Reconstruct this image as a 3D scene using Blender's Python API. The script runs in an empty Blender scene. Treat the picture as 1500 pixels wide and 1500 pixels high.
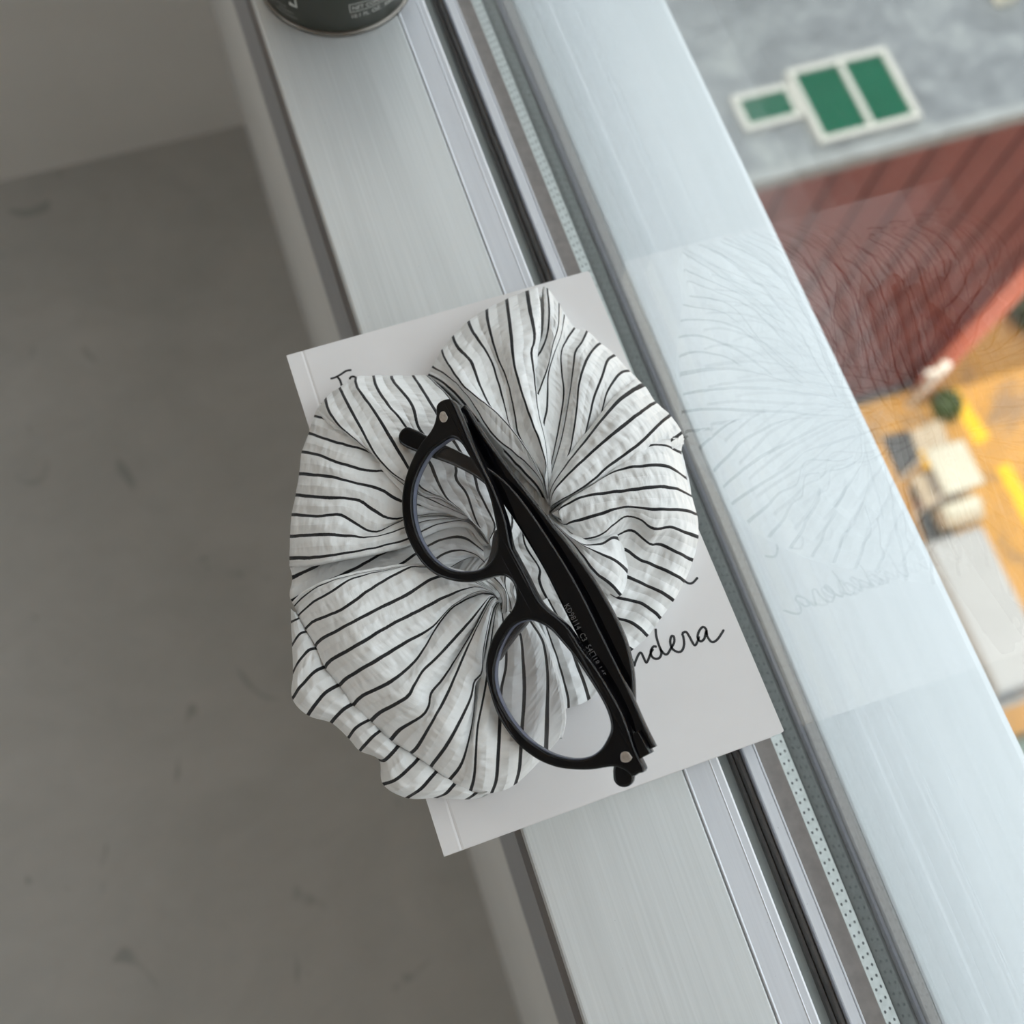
import bpy, bmesh, math, random
import numpy as np
from mathutils import Vector, Matrix

random.seed(7)
rng = np.random.default_rng(7)
scene = bpy.context.scene
col = scene.collection

# ------------------------------------------------------------------ camera
F_PX = 1549.4
RC = np.array([[0.9461, -0.3193, 0.0542], [-0.2854, -0.9011, -0.3263], [0.1530, 0.2932, -0.9437]])
u_, s_, v_ = np.linalg.svd(RC); RC = u_ @ v_          # rows: image right, image down, view direction
CAM = np.array([0.0, 0.0, 0.399])
cam_d = bpy.data.cameras.new('camera'); cam = bpy.data.objects.new('camera', cam_d); col.objects.link(cam)
M = Matrix([[RC[0][i], -RC[1][i], -RC[2][i]] for i in range(3)]).to_4x4()
M.translation = Vector(CAM); cam.matrix_world = M
cam_d.sensor_width = 36; cam_d.lens = 36 * F_PX / 1500; cam_d.clip_start = 0.01; cam_d.clip_end = 400
cam_d.dof.use_dof = True; cam_d.dof.focus_distance = 0.375; cam_d.dof.aperture_fstop = 8.5
scene.camera = cam

# ------------------------------------------------------------------ light
world = bpy.data.worlds.new('sky'); scene.world = world; world.use_nodes = True
bg = world.node_tree.nodes['Background']; bg.inputs[0].default_value = (0.95, 0.975, 1.035, 1); bg.inputs[1].default_value = 1.0
sun_d = bpy.data.lights.new('sun', 'SUN'); sun_d.energy = 2.4; sun_d.angle = math.radians(1.5); sun_d.color = (1.0, 0.90, 0.74)
sun = bpy.data.objects.new('sun', sun_d); col.objects.link(sun)
sun.rotation_euler = Vector((-0.33, 0.004, 0.94)).to_track_quat('Z', 'Y').to_euler()
vs = scene.view_settings
vs.view_transform = 'Standard'; vs.look = 'None'; vs.gamma = 1.0; vs.use_curve_mapping = False
vs.exposure = 1.20

# ------------------------------------------------------------------ helpers
def ray(px):
    return RC.T @ np.array([(px[0] - 750) / F_PX, (px[1] - 750) / F_PX, 1.0])

def at(px, z):
    d = ray(px); return CAM + (z - CAM[2]) / d[2] * d

def link(name, me, mat=None, parent=None, smooth=False, kind=None, label=None, cat=None, group=None):
    o = bpy.data.objects.new(name, me); col.objects.link(o)
    if mat is not None:
        me.materials.clear(); me.materials.append(mat)
    if smooth and len(me.polygons): me.polygons.foreach_set('use_smooth', [True] * len(me.polygons))
    if parent is not None: o.parent = parent
    tag(o, label, cat, group, kind)
    return o

def tag(o, label=None, cat=None, group=None, kind=None):
    if label: o['label'] = label
    if cat: o['category'] = cat
    if group: o['group'] = group
    if kind: o['kind'] = kind
    return o

def empty(name, loc=(0, 0, 0), label=None, cat=None, kind=None, group=None):
    o = bpy.data.objects.new(name, None); col.objects.link(o); o.location = loc; o.empty_display_size = 0.01
    return tag(o, label, cat, group, kind)

def keep(o, parent):
    """parent with coordinates given in world space (parents only carry a location)"""
    o.parent = parent; o.location = o.location - parent.location
    return o

def mesh(name, v, f):
    me = bpy.data.meshes.new(name); me.from_pydata([tuple(map(float, p)) for p in v], [], [tuple(map(int, q)) for q in f]); me.update(); return me

def bm_box(bm, x0, x1, y0, y1, z0, z1):
    vs_ = [bm.verts.new(p) for p in ((x0, y0, z0), (x1, y0, z0), (x1, y1, z0), (x0, y1, z0), (x0, y0, z1), (x1, y0, z1), (x1, y1, z1), (x0, y1, z1))]
    for q in ((3, 2, 1, 0), (4, 5, 6, 7), (0, 1, 5, 4), (1, 2, 6, 5), (2, 3, 7, 6), (3, 0, 4, 7)): bm.faces.new([vs_[i] for i in q])

def box(name, b, mat, parent=None, bevel=0, seg=2, **k):
    bm = bmesh.new(); bm_box(bm, *b)
    if bevel: bmesh.ops.bevel(bm, geom=bm.edges[:], offset=bevel, segments=seg, affect='EDGES', profile=0.5)
    me = bpy.data.meshes.new(name); bm.to_mesh(me); bm.free()
    o = link(name, me, mat, None, **k)
    if parent is not None: keep(o, parent)
    return o

def profile_bar(name, pts, y0, y1, mat, parent=None, **k):
    """closed (x,z) section swept along y"""
    n = len(pts); v = [(x, y0, z) for x, z in pts] + [(x, y1, z) for x, z in pts]
    f = [(i, (i + 1) % n, n + (i + 1) % n, n + i) for i in range(n)] + [tuple(range(n))[::-1], tuple(range(n, 2 * n))]
    me = mesh(name, v, f)
    bm = bmesh.new(); bm.from_mesh(me); bmesh.ops.recalc_face_normals(bm, faces=bm.faces[:]); bm.to_mesh(me); bm.free()
    o = link(name, me, mat, None, **k)
    if parent is not None: keep(o, parent)
    return o

def lathe(name, prof, mat, parent=None, loc=(0, 0, 0), n=64, **k):
    v, f = [], []
    for r, z in prof:
        for i in range(n):
            a = 2 * math.pi * i / n; v.append((loc[0] + r * math.cos(a), loc[1] + r * math.sin(a), loc[2] + z))
    for j in range(len(prof) - 1):
        for i in range(n): f.append((j * n + i, j * n + (i + 1) % n, (j + 1) * n + (i + 1) % n, (j + 1) * n + i))
    f.append(tuple(range(n))[::-1]); f.append(tuple(range((len(prof) - 1) * n, len(prof) * n)))
    o = link(name, mesh(name, v, f), mat, None, smooth=True, **k)
    o.data.polygons[-1].use_smooth = False; o.data.polygons[-2].use_smooth = False
    if parent is not None: keep(o, parent)
    return o

def crom(P, n, closed=False):
    """Catmull-Rom resample, chord-length parameter"""
    P = np.array(P, float)
    if closed: Q = np.vstack([P[-1], P, P[0], P[1]])
    else: Q = np.vstack([2 * P[0] - P[1], P, 2 * P[-1] - P[-2]])
    m = len(Q) - 3
    L = np.linalg.norm(np.diff(Q[1:m + 2], axis=0), axis=1); c = np.concatenate([[0], np.cumsum(L)])
    ts = np.linspace(0, c[-1], n, endpoint=not closed); out = []
    for t in ts:
        i = min(np.searchsorted(c, t, 'right') - 1, m - 1); w = (t - c[i]) / max(L[i], 1e-9)
        a, b, d, e = Q[i], Q[i + 1], Q[i + 2], Q[i + 3]
        out.append(.5 * (2 * b + (d - a) * w + (2 * a - 5 * b + 4 * d - e) * w * w + (3 * b - a - 3 * d + e) * w ** 3))
    return np.array(out)

# ------------------------------------------------------------------ materials
class NT:
    def __init__(s, name):
        s.m = bpy.data.materials.new(name); s.m.use_nodes = True; s.t = s.m.node_tree; s.t.nodes.clear()
        s.out = s.n('ShaderNodeOutputMaterial')
    def n(s, typ, **k):
        nd = s.t.nodes.new(typ)
        for a, b in k.items(): setattr(nd, a, b)
        return nd
    def l(s, a, b): s.t.links.new(a, b)
    def val(s, inp, v):
        if hasattr(v, 'is_linked') or isinstance(v, bpy.types.NodeSocket): s.l(v, inp)
        else: inp.default_value = v
    def math(s, op, a, b=None):
        nd = s.n('ShaderNodeMath', operation=op); s.val(nd.inputs[0], a)
        if b is not None: s.val(nd.inputs[1], b)
        return nd.outputs[0]
    def coord(s, which='Object', scale=(1, 1, 1)):
        c = s.n('ShaderNodeTexCoord'); mp = s.n('ShaderNodeMapping'); mp.inputs['Scale'].default_value = scale
        s.l(c.outputs[which], mp.inputs[0]); return mp.outputs[0]
    def noise(s, vec, scale=5, detail=3, rough=.5, dist=0):
        nd = s.n('ShaderNodeTexNoise'); s.l(vec, nd.inputs['Vector']); nd.inputs['Scale'].default_value = scale
        nd.inputs['Detail'].default_value = detail; nd.inputs['Roughness'].default_value = rough; nd.inputs['Distortion'].default_value = dist
        return nd.outputs['Fac']
    def ramp(s, fac, stops):
        nd = s.n('ShaderNodeValToRGB'); s.l(fac, nd.inputs[0]); e = nd.color_ramp.elements
        while len(e) > 1: e.remove(e[-1])
        for i, (p, c) in enumerate(stops):
            q = e[0] if i == 0 else e.new(p)
            q.position = p; q.color = (c[0], c[1], c[2], 1)
        return nd.outputs[0]
    def mix(s, fac, a, b):
        nd = s.n('ShaderNodeMix', data_type='RGBA'); s.val(nd.inputs['Factor'], fac)
        s.val(nd.inputs[6], a if isinstance(a, bpy.types.NodeSocket) else (*a, 1)); s.val(nd.inputs[7], b if isinstance(b, bpy.types.NodeSocket) else (*b, 1))
        return nd.outputs[2]
    def bump(s, h, strength=.3, dist=.001):
        nd = s.n('ShaderNodeBump'); s.l(h, nd.inputs['Height']); nd.inputs['Strength'].default_value = strength; nd.inputs['Distance'].default_value = dist
        return nd.outputs[0]
    def pbr(s, color, rough=.5, metal=0, normal=None, **k):
        p = s.n('ShaderNodeBsdfPrincipled')
        s.val(p.inputs['Base Color'], color if isinstance(color, bpy.types.NodeSocket) else (*color, 1))
        s.val(p.inputs['Roughness'], rough); s.val(p.inputs['Metallic'], metal)
        if normal is not None: s.l(normal, p.inputs['Normal'])
        for a, b in k.items(): s.val(p.inputs[a.replace('_', ' ')], b)
        s.l(p.outputs[0], s.out.inputs[0]); return s.m

def plain(name, c, rough=.5, metal=0, var=.06, scale=40, **k):
    t = NT(name); v = t.coord(); n = t.noise(v, scale, 3)
    lo = tuple(x * (1 - var) for x in c); hi = tuple(min(1, x * (1 + var)) for x in c)
    return t.pbr(t.ramp(n, [(.3, lo), (.7, hi)]), rough, metal, **k)

def m_alu(name, base, dark, rough=.42, metal=.35, streak=900):
    t = NT(name)
    a = t.noise(t.coord(scale=(1, .012, 1)), streak, 3, .6)
    b = t.noise(t.coord(scale=(1, .05, 1)), streak * .12, 3, .6)
    c = t.noise(t.coord(scale=(1, .25, 1)), 14, 3, .6)
    sp = t.noise(t.coord(), 700, 1)
    k = t.math('ADD', t.math('MULTIPLY', a, .45), t.math('ADD', t.math('MULTIPLY', b, .35), t.math('MULTIPLY', c, .25)))
    colr = t.ramp(k, [(.30, dark), (.70, base)])
    colr = t.mix(t.ramp(sp, [(.17, (1, 1, 1)), (.21, (0, 0, 0))]), colr, tuple(x * .75 for x in dark))
    return t.pbr(colr, t.math('ADD', t.math('MULTIPLY', a, .18), rough - .09), metal, t.bump(a, .05, .0003))

def m_glass(name, tint, ior=1.5):
    t = NT(name); g = t.n('ShaderNodeNewGeometry')
    io = t.math('ADD', ior, t.math('MULTIPLY', g.outputs['Backfacing'], 1 / ior - ior))
    fr = t.n('ShaderNodeFresnel'); t.l(io, fr.inputs[0])
    tr = t.n('ShaderNodeBsdfTransparent'); tr.inputs[0].default_value = (*tint, 1)
    gl = t.n('ShaderNodeBsdfGlossy'); gl.inputs['Roughness'].default_value = 0.0
    mx = t.n('ShaderNodeMixShader'); t.l(fr.outputs[0], mx.inputs[0]); t.l(tr.outputs[0], mx.inputs[1]); t.l(gl.outputs[0], mx.inputs[2])
    t.l(mx.outputs[0], t.out.inputs[0]); return t.m

MAT = {}
MAT['alu'] = m_alu('satin_aluminium', (.745, .775, .785), (.60, .63, .635), .36, .35)
MAT['alu_out'] = m_alu('outer_aluminium', (.74, .785, .81), (.63, .68, .70), .45, .2, 500)
MAT['alu_bead'] = m_alu('bead_aluminium', (.68, .70, .74), (.56, .58, .62), .35)
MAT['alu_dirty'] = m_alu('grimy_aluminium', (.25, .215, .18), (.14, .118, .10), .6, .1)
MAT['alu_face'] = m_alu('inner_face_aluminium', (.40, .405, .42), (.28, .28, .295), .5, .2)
MAT['recess'] = m_alu('recess_aluminium', (.50, .55, .53), (.38, .42, .41), .5, .1)
MAT['gasket'] = plain('grey_gasket', (.022, .022, .040), .55, 0, .25, 300)
MAT['gasket2'] = m_alu('brushed_gasket', (.26, .24, .225), (.12, .11, .105), .5, .2, 1500)
MAT['seal_shadow'] = plain('black_seal_shadow', (.015, .014, .013), .7)
MAT['bead_rubber'] = plain('taupe_rubber', (.125, .115, .105), .6, 0, .15, 300)
MAT['seal'] = plain('brown_grey_sealant', (.19, .172, .16), .7, 0, .12, 200)
MAT['spacer'] = plain('galvanised_spacer', (.86, .92, .90), .4, .1, .10, 400)
MAT['hole'] = plain('spacer_hole', (.10, .12, .13), .6)
MAT['pane'] = m_glass('window_glass', (.972, .986, .980))
MAT['lens'] = m_glass('lens_glass', (.985, .988, .995), 1.5)
MAT['white_wall'] = plain('white_plaster', (.80, .78, .745), .8, 0, .03, 6)
MAT['sill_wall'] = plain('grey_white_plaster', (.70, .69, .665), .8, 0, .03, 6)
MAT['ceiling'] = plain('ceiling_paint', (.50, .49, .48), .9)
def m_floor():
    t = NT('grey_cement'); c = t.coord()
    a = t.noise(c, 3.2, 6, .62, .8); b = t.noise(t.coord(scale=(1, 1.6, 1)), 9, 4, .6, 1.5); d = t.noise(t.coord(scale=(1.6, 1, 1)), 5.2, 2, .5, 2.5)
    k = t.math('ADD', t.math('MULTIPLY', a, .7), t.math('MULTIPLY', b, .3))
    cc = t.ramp(k, [(.3, (.42, .42, .40)), (.7, (.55, .54, .515))])
    cc = t.mix(t.ramp(d, [(.27, (.75, .75, .75)), (.33, (0, 0, 0))]), cc, (.30, .305, .29))
    return t.pbr(cc, .55)
MAT['floor'] = m_floor()
MAT['book'] = plain('matt_white_card', (.78, .765, .765), .5, 0, .012, 60)
MAT['pages'] = plain('page_edges', (.72, .70, .65), .9, 0, .08, 500)
MAT['ink'] = plain('black_ink', (.012, .012, .014), .55)
MAT['acetate'] = NT('black_acetate').pbr((.0020, .0020, .0028), .06, 0, Specular_IOR_Level=.33)
MAT['silver'] = plain('silver_rivet', (.62, .58, .54), .3, .9, .15, 900)
MAT['greyprint'] = plain('grey_print', (.20, .20, .21), .6)
MAT['lens_edge_glint'] = plain('bluish_edge_glint', (.15, .17, .24), .2, 0, .2, 60)  # bluish ring colour paints in the window highlight on the rim's inner edge
MAT['pad'] = NT('dark_pad').pbr((.012, .012, .018), .2)

def m_cloth():
    t = NT('striped_seersucker'); uv = t.n('ShaderNodeUVMap'); uv.uv_map = 'cloth'
    sx = t.n('ShaderNodeSeparateXYZ'); t.l(uv.outputs[0], sx.inputs[0])
    def mapped(s):
        mp = t.n('ShaderNodeMapping'); mp.inputs['Scale'].default_value = s; t.l(uv.outputs[0], mp.inputs[0]); return mp.outputs[0]
    wob = t.math('MULTIPLY', t.math('SUBTRACT', t.noise(mapped((1.5, 26, 1)), 1, 1), .5), .030)
    fr = t.math('ABSOLUTE', t.math('SUBTRACT', t.math('FRACT', t.math('ADD', t.math('ADD', sx.outputs[0], wob), .5)), .5))
    stripe = t.ramp(fr, [(.070, (1, 1, 1)), (.085, (0, 0, 0))])
    weave = t.noise(t.coord(), 2600, 1)
    big = t.noise(mapped((.9, .5, 1)), 1, 3)
    white = t.mix(weave, (.80, .81, .805), (.88, .885, .88))
    white = t.mix(t.math('MULTIPLY', big, .35), white, (.76, .775, .77))
    colr = t.mix(stripe, white, (.010, .010, .012))
    pk = t.noise(mapped((1.25, 2.9, 1)), 1, 1, .4, 0)
    mask = t.math('MULTIPLY', fr, 2.2)
    h = t.math('ADD', t.math('MULTIPLY', pk, mask), t.math('MULTIPLY', weave, .012))
    nrm = t.bump(h, .85, .0022)
    p = t.pbr(colr, .85, 0, nrm, Sheen_Weight=.12)
    return p
MAT['cloth'] = m_cloth()

# ================================================================== SETTING
WX = 0.0295                    # inner face of the low wall under the window
FLOOR = -0.97
YN, YF = -1.30, 1.15           # room depth along the window
XL = -2.6                      # far side of the room
HC = 1.75                      # ceiling above the ledge
def wallbox(name, b, m): return box(name, b, m, kind='structure')
wallbox('floor', (XL - .2, WX + .14, YN - .2, YF + .2, FLOOR - .15, FLOOR), MAT['floor'])
wallbox('ceiling', (XL - .2, .22, YN - .2, YF + .2, HC, HC + .3), MAT['ceiling'])
wallbox('wall_far', (XL - .2, .16, YF, YF + .2, FLOOR, HC), MAT['white_wall'])
wallbox('wall_near', (XL - .2, .16, YN - .2, YN, FLOOR, HC), MAT['white_wall'])
bm = bmesh.new()
FILL_WIN = (-.60, .60, .35, 1.42)
for b in ((XL - .2, XL, YN, YF, FLOOR, FILL_WIN[2]), (XL - .2, XL, YN, YF, FILL_WIN[3], HC), (XL - .2, XL, YN, FILL_WIN[0], FILL_WIN[2], FILL_WIN[3]), (XL - .2, XL, FILL_WIN[1], YF, FILL_WIN[2], FILL_WIN[3])): bm_box(bm, *b)
me = bpy.data.meshes.new('wall_left'); bm.to_mesh(me); bm.free(); link('wall_left', me, MAT['white_wall'], kind='structure')
fill_win = empty('fill_window', (XL - .1, 0, FILL_WIN[2]), kind='structure')  # added window out of view, lets extra fill daylight into the room
for za in (FILL_WIN[2], FILL_WIN[3] - .05): box('fill_window_frame', (XL - .13, XL - .07, FILL_WIN[0], FILL_WIN[1], za, za + .05), MAT['alu'], fill_win)
for yy in (FILL_WIN[0], -.025, FILL_WIN[1] - .05): box('fill_window_frame', (XL - .13, XL - .07, yy, yy + .05, FILL_WIN[2] + .05, FILL_WIN[3] - .05), MAT['alu'], fill_win)
for ya, yb in ((FILL_WIN[0] + .05, -.025), (.025, FILL_WIN[1] - .05)): box('glass_pane', (XL - .103, XL - .097, ya, yb, FILL_WIN[2] + .05, FILL_WIN[3] - .05), MAT['pane'], fill_win)  # panes of the added fill window

wallbox('wall_under_window', (WX, WX + .1395, YN, YF, FLOOR, -.155), MAT['sill_wall'])
win = empty('window_1', (WX, 0, -.1), kind='structure')
Y0, Y1 = YN, YF
profile_bar('sill_ledge', [(WX, -.0005), (WX + .0008, 0), (.0921, 0), (.0926, -.0002), (.0929, -.0007), (.0929, -.0205), (WX + .012, -.0205), (WX + .012, -.012), (WX, -.012)], Y0, Y1, MAT['alu'], win)
profile_bar('ledge_strip', [(.0929, -.0007), (.0930, -.0002), (.0932, .0003), (.0935, .0004), (.0941, .0001), (.1032, 0), (.1036, .0002), (.1040, 0), (.1064, 0), (.1072, -.0006), (.1072, -.0205), (.0929, -.0205)], Y0, Y1, MAT['alu_bead'], win)
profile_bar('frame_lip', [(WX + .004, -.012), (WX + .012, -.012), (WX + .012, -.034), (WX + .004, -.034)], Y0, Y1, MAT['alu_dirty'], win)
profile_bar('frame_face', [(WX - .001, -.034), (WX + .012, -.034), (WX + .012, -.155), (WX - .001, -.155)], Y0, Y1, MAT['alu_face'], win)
profile_bar('frame_body', [(WX + .012, -.0205), (.1357, -.0205), (.1357, -.155), (WX + .012, -.155)], Y0, Y1, MAT['recess'], win)
profile_bar('glazing_bead', [(.1193, -.0205), (.1193, -.0085), (.1197, -.008), (.1234, -.008), (.1237, -.0084), (.1240, -.008), (.1245, -.008), (.1247, -.0083), (.1247, -.0205)], Y0, Y1, MAT['alu_bead'], win)
profile_bar('bead_gasket', [(.1160, -.0205), (.1160, -.0165), (.1168, -.0155), (.1174, -.0165), (.1176, -.0120), (.1184, -.0112), (.11925, -.0120), (.11925, -.0205)], Y0, Y1, MAT['bead_rubber'], win)
profile_bar('inner_seal', [(.1247, -.0205), (.1247, -.0190), (.1300, -.0196), (.1352, -.0200), (.1355, -.0205)], Y0, Y1, MAT['seal'], win)
profile_bar('glass_pane', [(.1357, -.0985), (.1412, -.0985), (.1412, HC - .03), (.1357, HC - .03)], Y0, Y1, MAT['pane'], win)
profile_bar('glass_pane', [(.1474, -.0985), (.1524, -.0985), (.1524, HC - .03), (.1474, HC - .03)], Y0, Y1, MAT['pane'], win)
profile_bar('spacer_bar', [(.1414, -.050), (.1414, -.0405), (.1417, -.0402), (.1470, -.0402), (.1472, -.0405), (.1472, -.050)], Y0, Y1, MAT['spacer'], win)
# the perforations of the spacer bar (too small to pick apart singly)
v, f = [], []
pitch = .0041
for k in range(int((.75 + .35) / pitch)):
    for j, xo in enumerate((.14325, .14555)):
        yc = -.35 + k * pitch + (.0006 if j else 0); b = len(v)
        for i in range(8):
            a = i * math.pi / 4; v.append((xo + .00048 * math.cos(a), yc + .00062 * math.sin(a), -.04012))
        f.append(tuple(range(b, b + 8)))
keep(link('spacer_perforations', mesh('spacer_perforations', v, f), MAT['hole'], kind='stuff'), win)
profile_bar('seal_shadow_strip', [(.1412, -.0400), (.1419, -.0400), (.1419, -.0398), (.1412, -.0396)], Y0, Y1, MAT['seal_shadow'], win)  # black seal strip that also draws the shadow line beside the spacer
profile_bar('edge_sealant', [(.1412, -.0985), (.1474, -.0985), (.1474, -.0505), (.1412, -.0505)], Y0, Y1, MAT['gasket'], win)
profile_bar('outer_gasket', [(.1525, -.0985), (.1525, -.034), (.1532, -.0335), (.1556, -.037), (.1570, -.041), (.1570, -.0985)], Y0, Y1, MAT['gasket'], win)
profile_bar('outer_bead', [(.1571, -.0985), (.1571, -.0395), (.1580, -.0388), (.1622, -.0415), (.1638, -.0440), (.1645, -.0470), (.1645, -.0985)], Y0, Y1, MAT['gasket2'], win)
profile_bar('outer_ledge', [(.1646, -.0985), (.1646, -.0450), (.1655, -.0445), (.1740, -.0441), (.1880, -.0436), (.2000, -.0431), (.2405, -.0430), (.2436, -.0440), (.2446, -.0462), (.2446, -.0985)], Y0, Y1, MAT['alu_out'], win)
box('facade', (.1695, .235, YN - 8, YF + 8, -29.0, -.0990), MAT['white_wall'], kind='structure')
bpy.data.objects['facade'].name = 'wall_facade'

# portal: guides daylight sampling through the window, gives off no light itself
pl = bpy.data.lights.new('window_portal', 'AREA'); pl.shape = 'RECTANGLE'; pl.size = YF - YN; pl.size_y = HC + .05
po = bpy.data.objects.new('window_portal', pl); col.objects.link(po)
po.location = (.25, (YF + YN) / 2, HC / 2 - .02); po.rotation_euler = (math.radians(90), 0, math.radians(90)); pl.cycles.is_portal = True

# ================================================================== BOOK
ZB = .014
A_, B_, C_, D_ = [at(p, ZB) for p in ((420, 525), (862, 393), (1148, 1072), (651, 1253))]
bc = (A_ + B_ + C_ + D_) / 4
ang = math.atan2(*( (A_ + B_) / 2 - (C_ + D_) / 2)[[1, 0]]) - math.pi / 2
BW, BH = .1305, .2025
book = empty('paperback_book', (bc[0], bc[1], 0), 'white paperback book with black handwritten lettering lying on the aluminium window ledge', 'book')
book.rotation_euler = (0, 0, ang)
BI = (Matrix.Translation(Vector((bc[0], bc[1], 0))) @ Matrix.Rotation(ang, 4, 'Z')).inverted()
def bl(px, z=ZB):                    # picture point on the cover -> book coordinates
    return BI @ Vector(at(px, z))
hx, hy = BW / 2, BH / 2
def cover(name, z0, z1, groove):
    xs = [-hx, -hx + .0004, -hx + .0058, -hx + .0063, -hx + .0066, -hx + .0069, -hx + .0075, hx - .0016, hx - .0004, hx]
    up = [0, .0000, 0, -.00012, -.00022, -.00012, 0, 0, 0, 0]
    ins = [0, 0, 0, 0, 0, 0, 0, 0, .0002, .0006]
    n = len(xs); v = []
    for zz, g in ((z0, 0), (z1, groove)):
        for s in (-1, 1):
            for i in range(n): v.append((xs[i], s * (hy - ins[i]), zz + g * up[i]))
    f = []
    for i in range(n - 1):
        f += [(i, n + i, n + i + 1, i + 1), (2 * n + i, 2 * n + i + 1, 3 * n + i + 1, 3 * n + i), (i, i + 1, 2 * n + i + 1, 2 * n + i), (n + i, 3 * n + i, 3 * n + i + 1, n + i + 1)]
    f += [(0, 2 * n, 3 * n, n), (n - 1, 2 * n - 1, 4 * n - 1, 3 * n - 1)]
    return link(name, mesh(name, v, f), MAT['book'], book)
cover('front_cover', ZB - .0004, ZB, 1)
cover('back_cover', 0, .0004, 0)
bm = bmesh.new(); bm_box(bm, -hx, -hx + .0004, -hy, hy, .0004, ZB - .0004); me = bpy.data.meshes.new('spine'); bm.to_mesh(me); bm.free(); link('spine', me, MAT['book'], book)
bm = bmesh.new(); bm_box(bm, -hx + .0005, hx - .0012, -hy + .0004, hy - .0004, .0005, ZB - .0005); me = bpy.data.meshes.new('page_block'); bm.to_mesh(me); bm.free(); link('page_block', me, MAT['pages'], book)

def ribbon(name, strokes, w, z, mat, parent, tf):
    v, f = [], []
    for st in strokes:
        P = crom([tuple(tf(p))[:2] for p in st], max(8, len(st) * 7)); n = len(P)
        T = np.gradient(P, axis=0); T /= np.maximum(np.linalg.norm(T, axis=1)[:, None], 1e-9); N = np.stack([-T[:, 1], T[:, 0]], 1)
        b = len(v)
        for i in range(n):
            ww = w * (1 + .18 * math.sin(i * .9 + len(v)))
            if i in (0, n - 1): ww *= .6
            v += [(*(P[i] + N[i] * ww / 2), z), (*(P[i] - N[i] * ww / 2), z)]
        f += [(b + 2 * i, b + 2 * i + 1, b + 2 * i + 3, b + 2 * i + 2) for i in range(n - 1)]
    return link(name, mesh(name, v, f), mat, parent)
def c5(*p): return [(880 + x / 5.357, 820 + y / 5.357) for x, y in p]
author = [c5((262, 838), (272, 800), (300, 738), (318, 732), (335, 765), (356, 806), (372, 785), (395, 725), (412, 700)),
          c5((440, 682), (412, 682), (392, 720), (402, 760), (432, 778), (462, 768), (476, 735), (466, 695)),
          c5((430, 540), (438, 610), (466, 695), (498, 738), (522, 740), (545, 705), (575, 650), (574, 605), (555, 600), (545, 645), (562, 698), (605, 724), (638, 712), (654, 665), (648, 605), (636, 578)),
          c5((636, 578), (668, 566), (695, 602), (735, 670), (760, 640), (772, 600)),
          c5((830, 590), (826, 545), (800, 528), (772, 560), (760, 608), (782, 640), (812, 620), (828, 560), (838, 605), (872, 645), (915, 625), (967, 548)),
          c5((262, 838), (240, 780), (220, 800), (205, 850), (180, 860), (165, 810)),
          c5((655, 166), (690, 185), (722, 180), (762, 138)), c5((560, 190), (590, 130), (620, 120), (640, 150), (655, 166))]
ribbon('author_lettering', author, .00092, ZB + .00006, MAT['ink'], book, bl)
title = [[(484, 555), (492, 552.5), (500, 548), (507, 543.5), (515, 542)], [(494, 552), (498, 557), (501, 566), (505, 578)],
         [(512, 556), (514, 552.5), (519, 552), (524, 558), (522, 567), (514, 568), (511, 560)]]
ribbon('title_lettering', title, .00088, ZB + .00006, MAT['ink'], book, bl)

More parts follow.
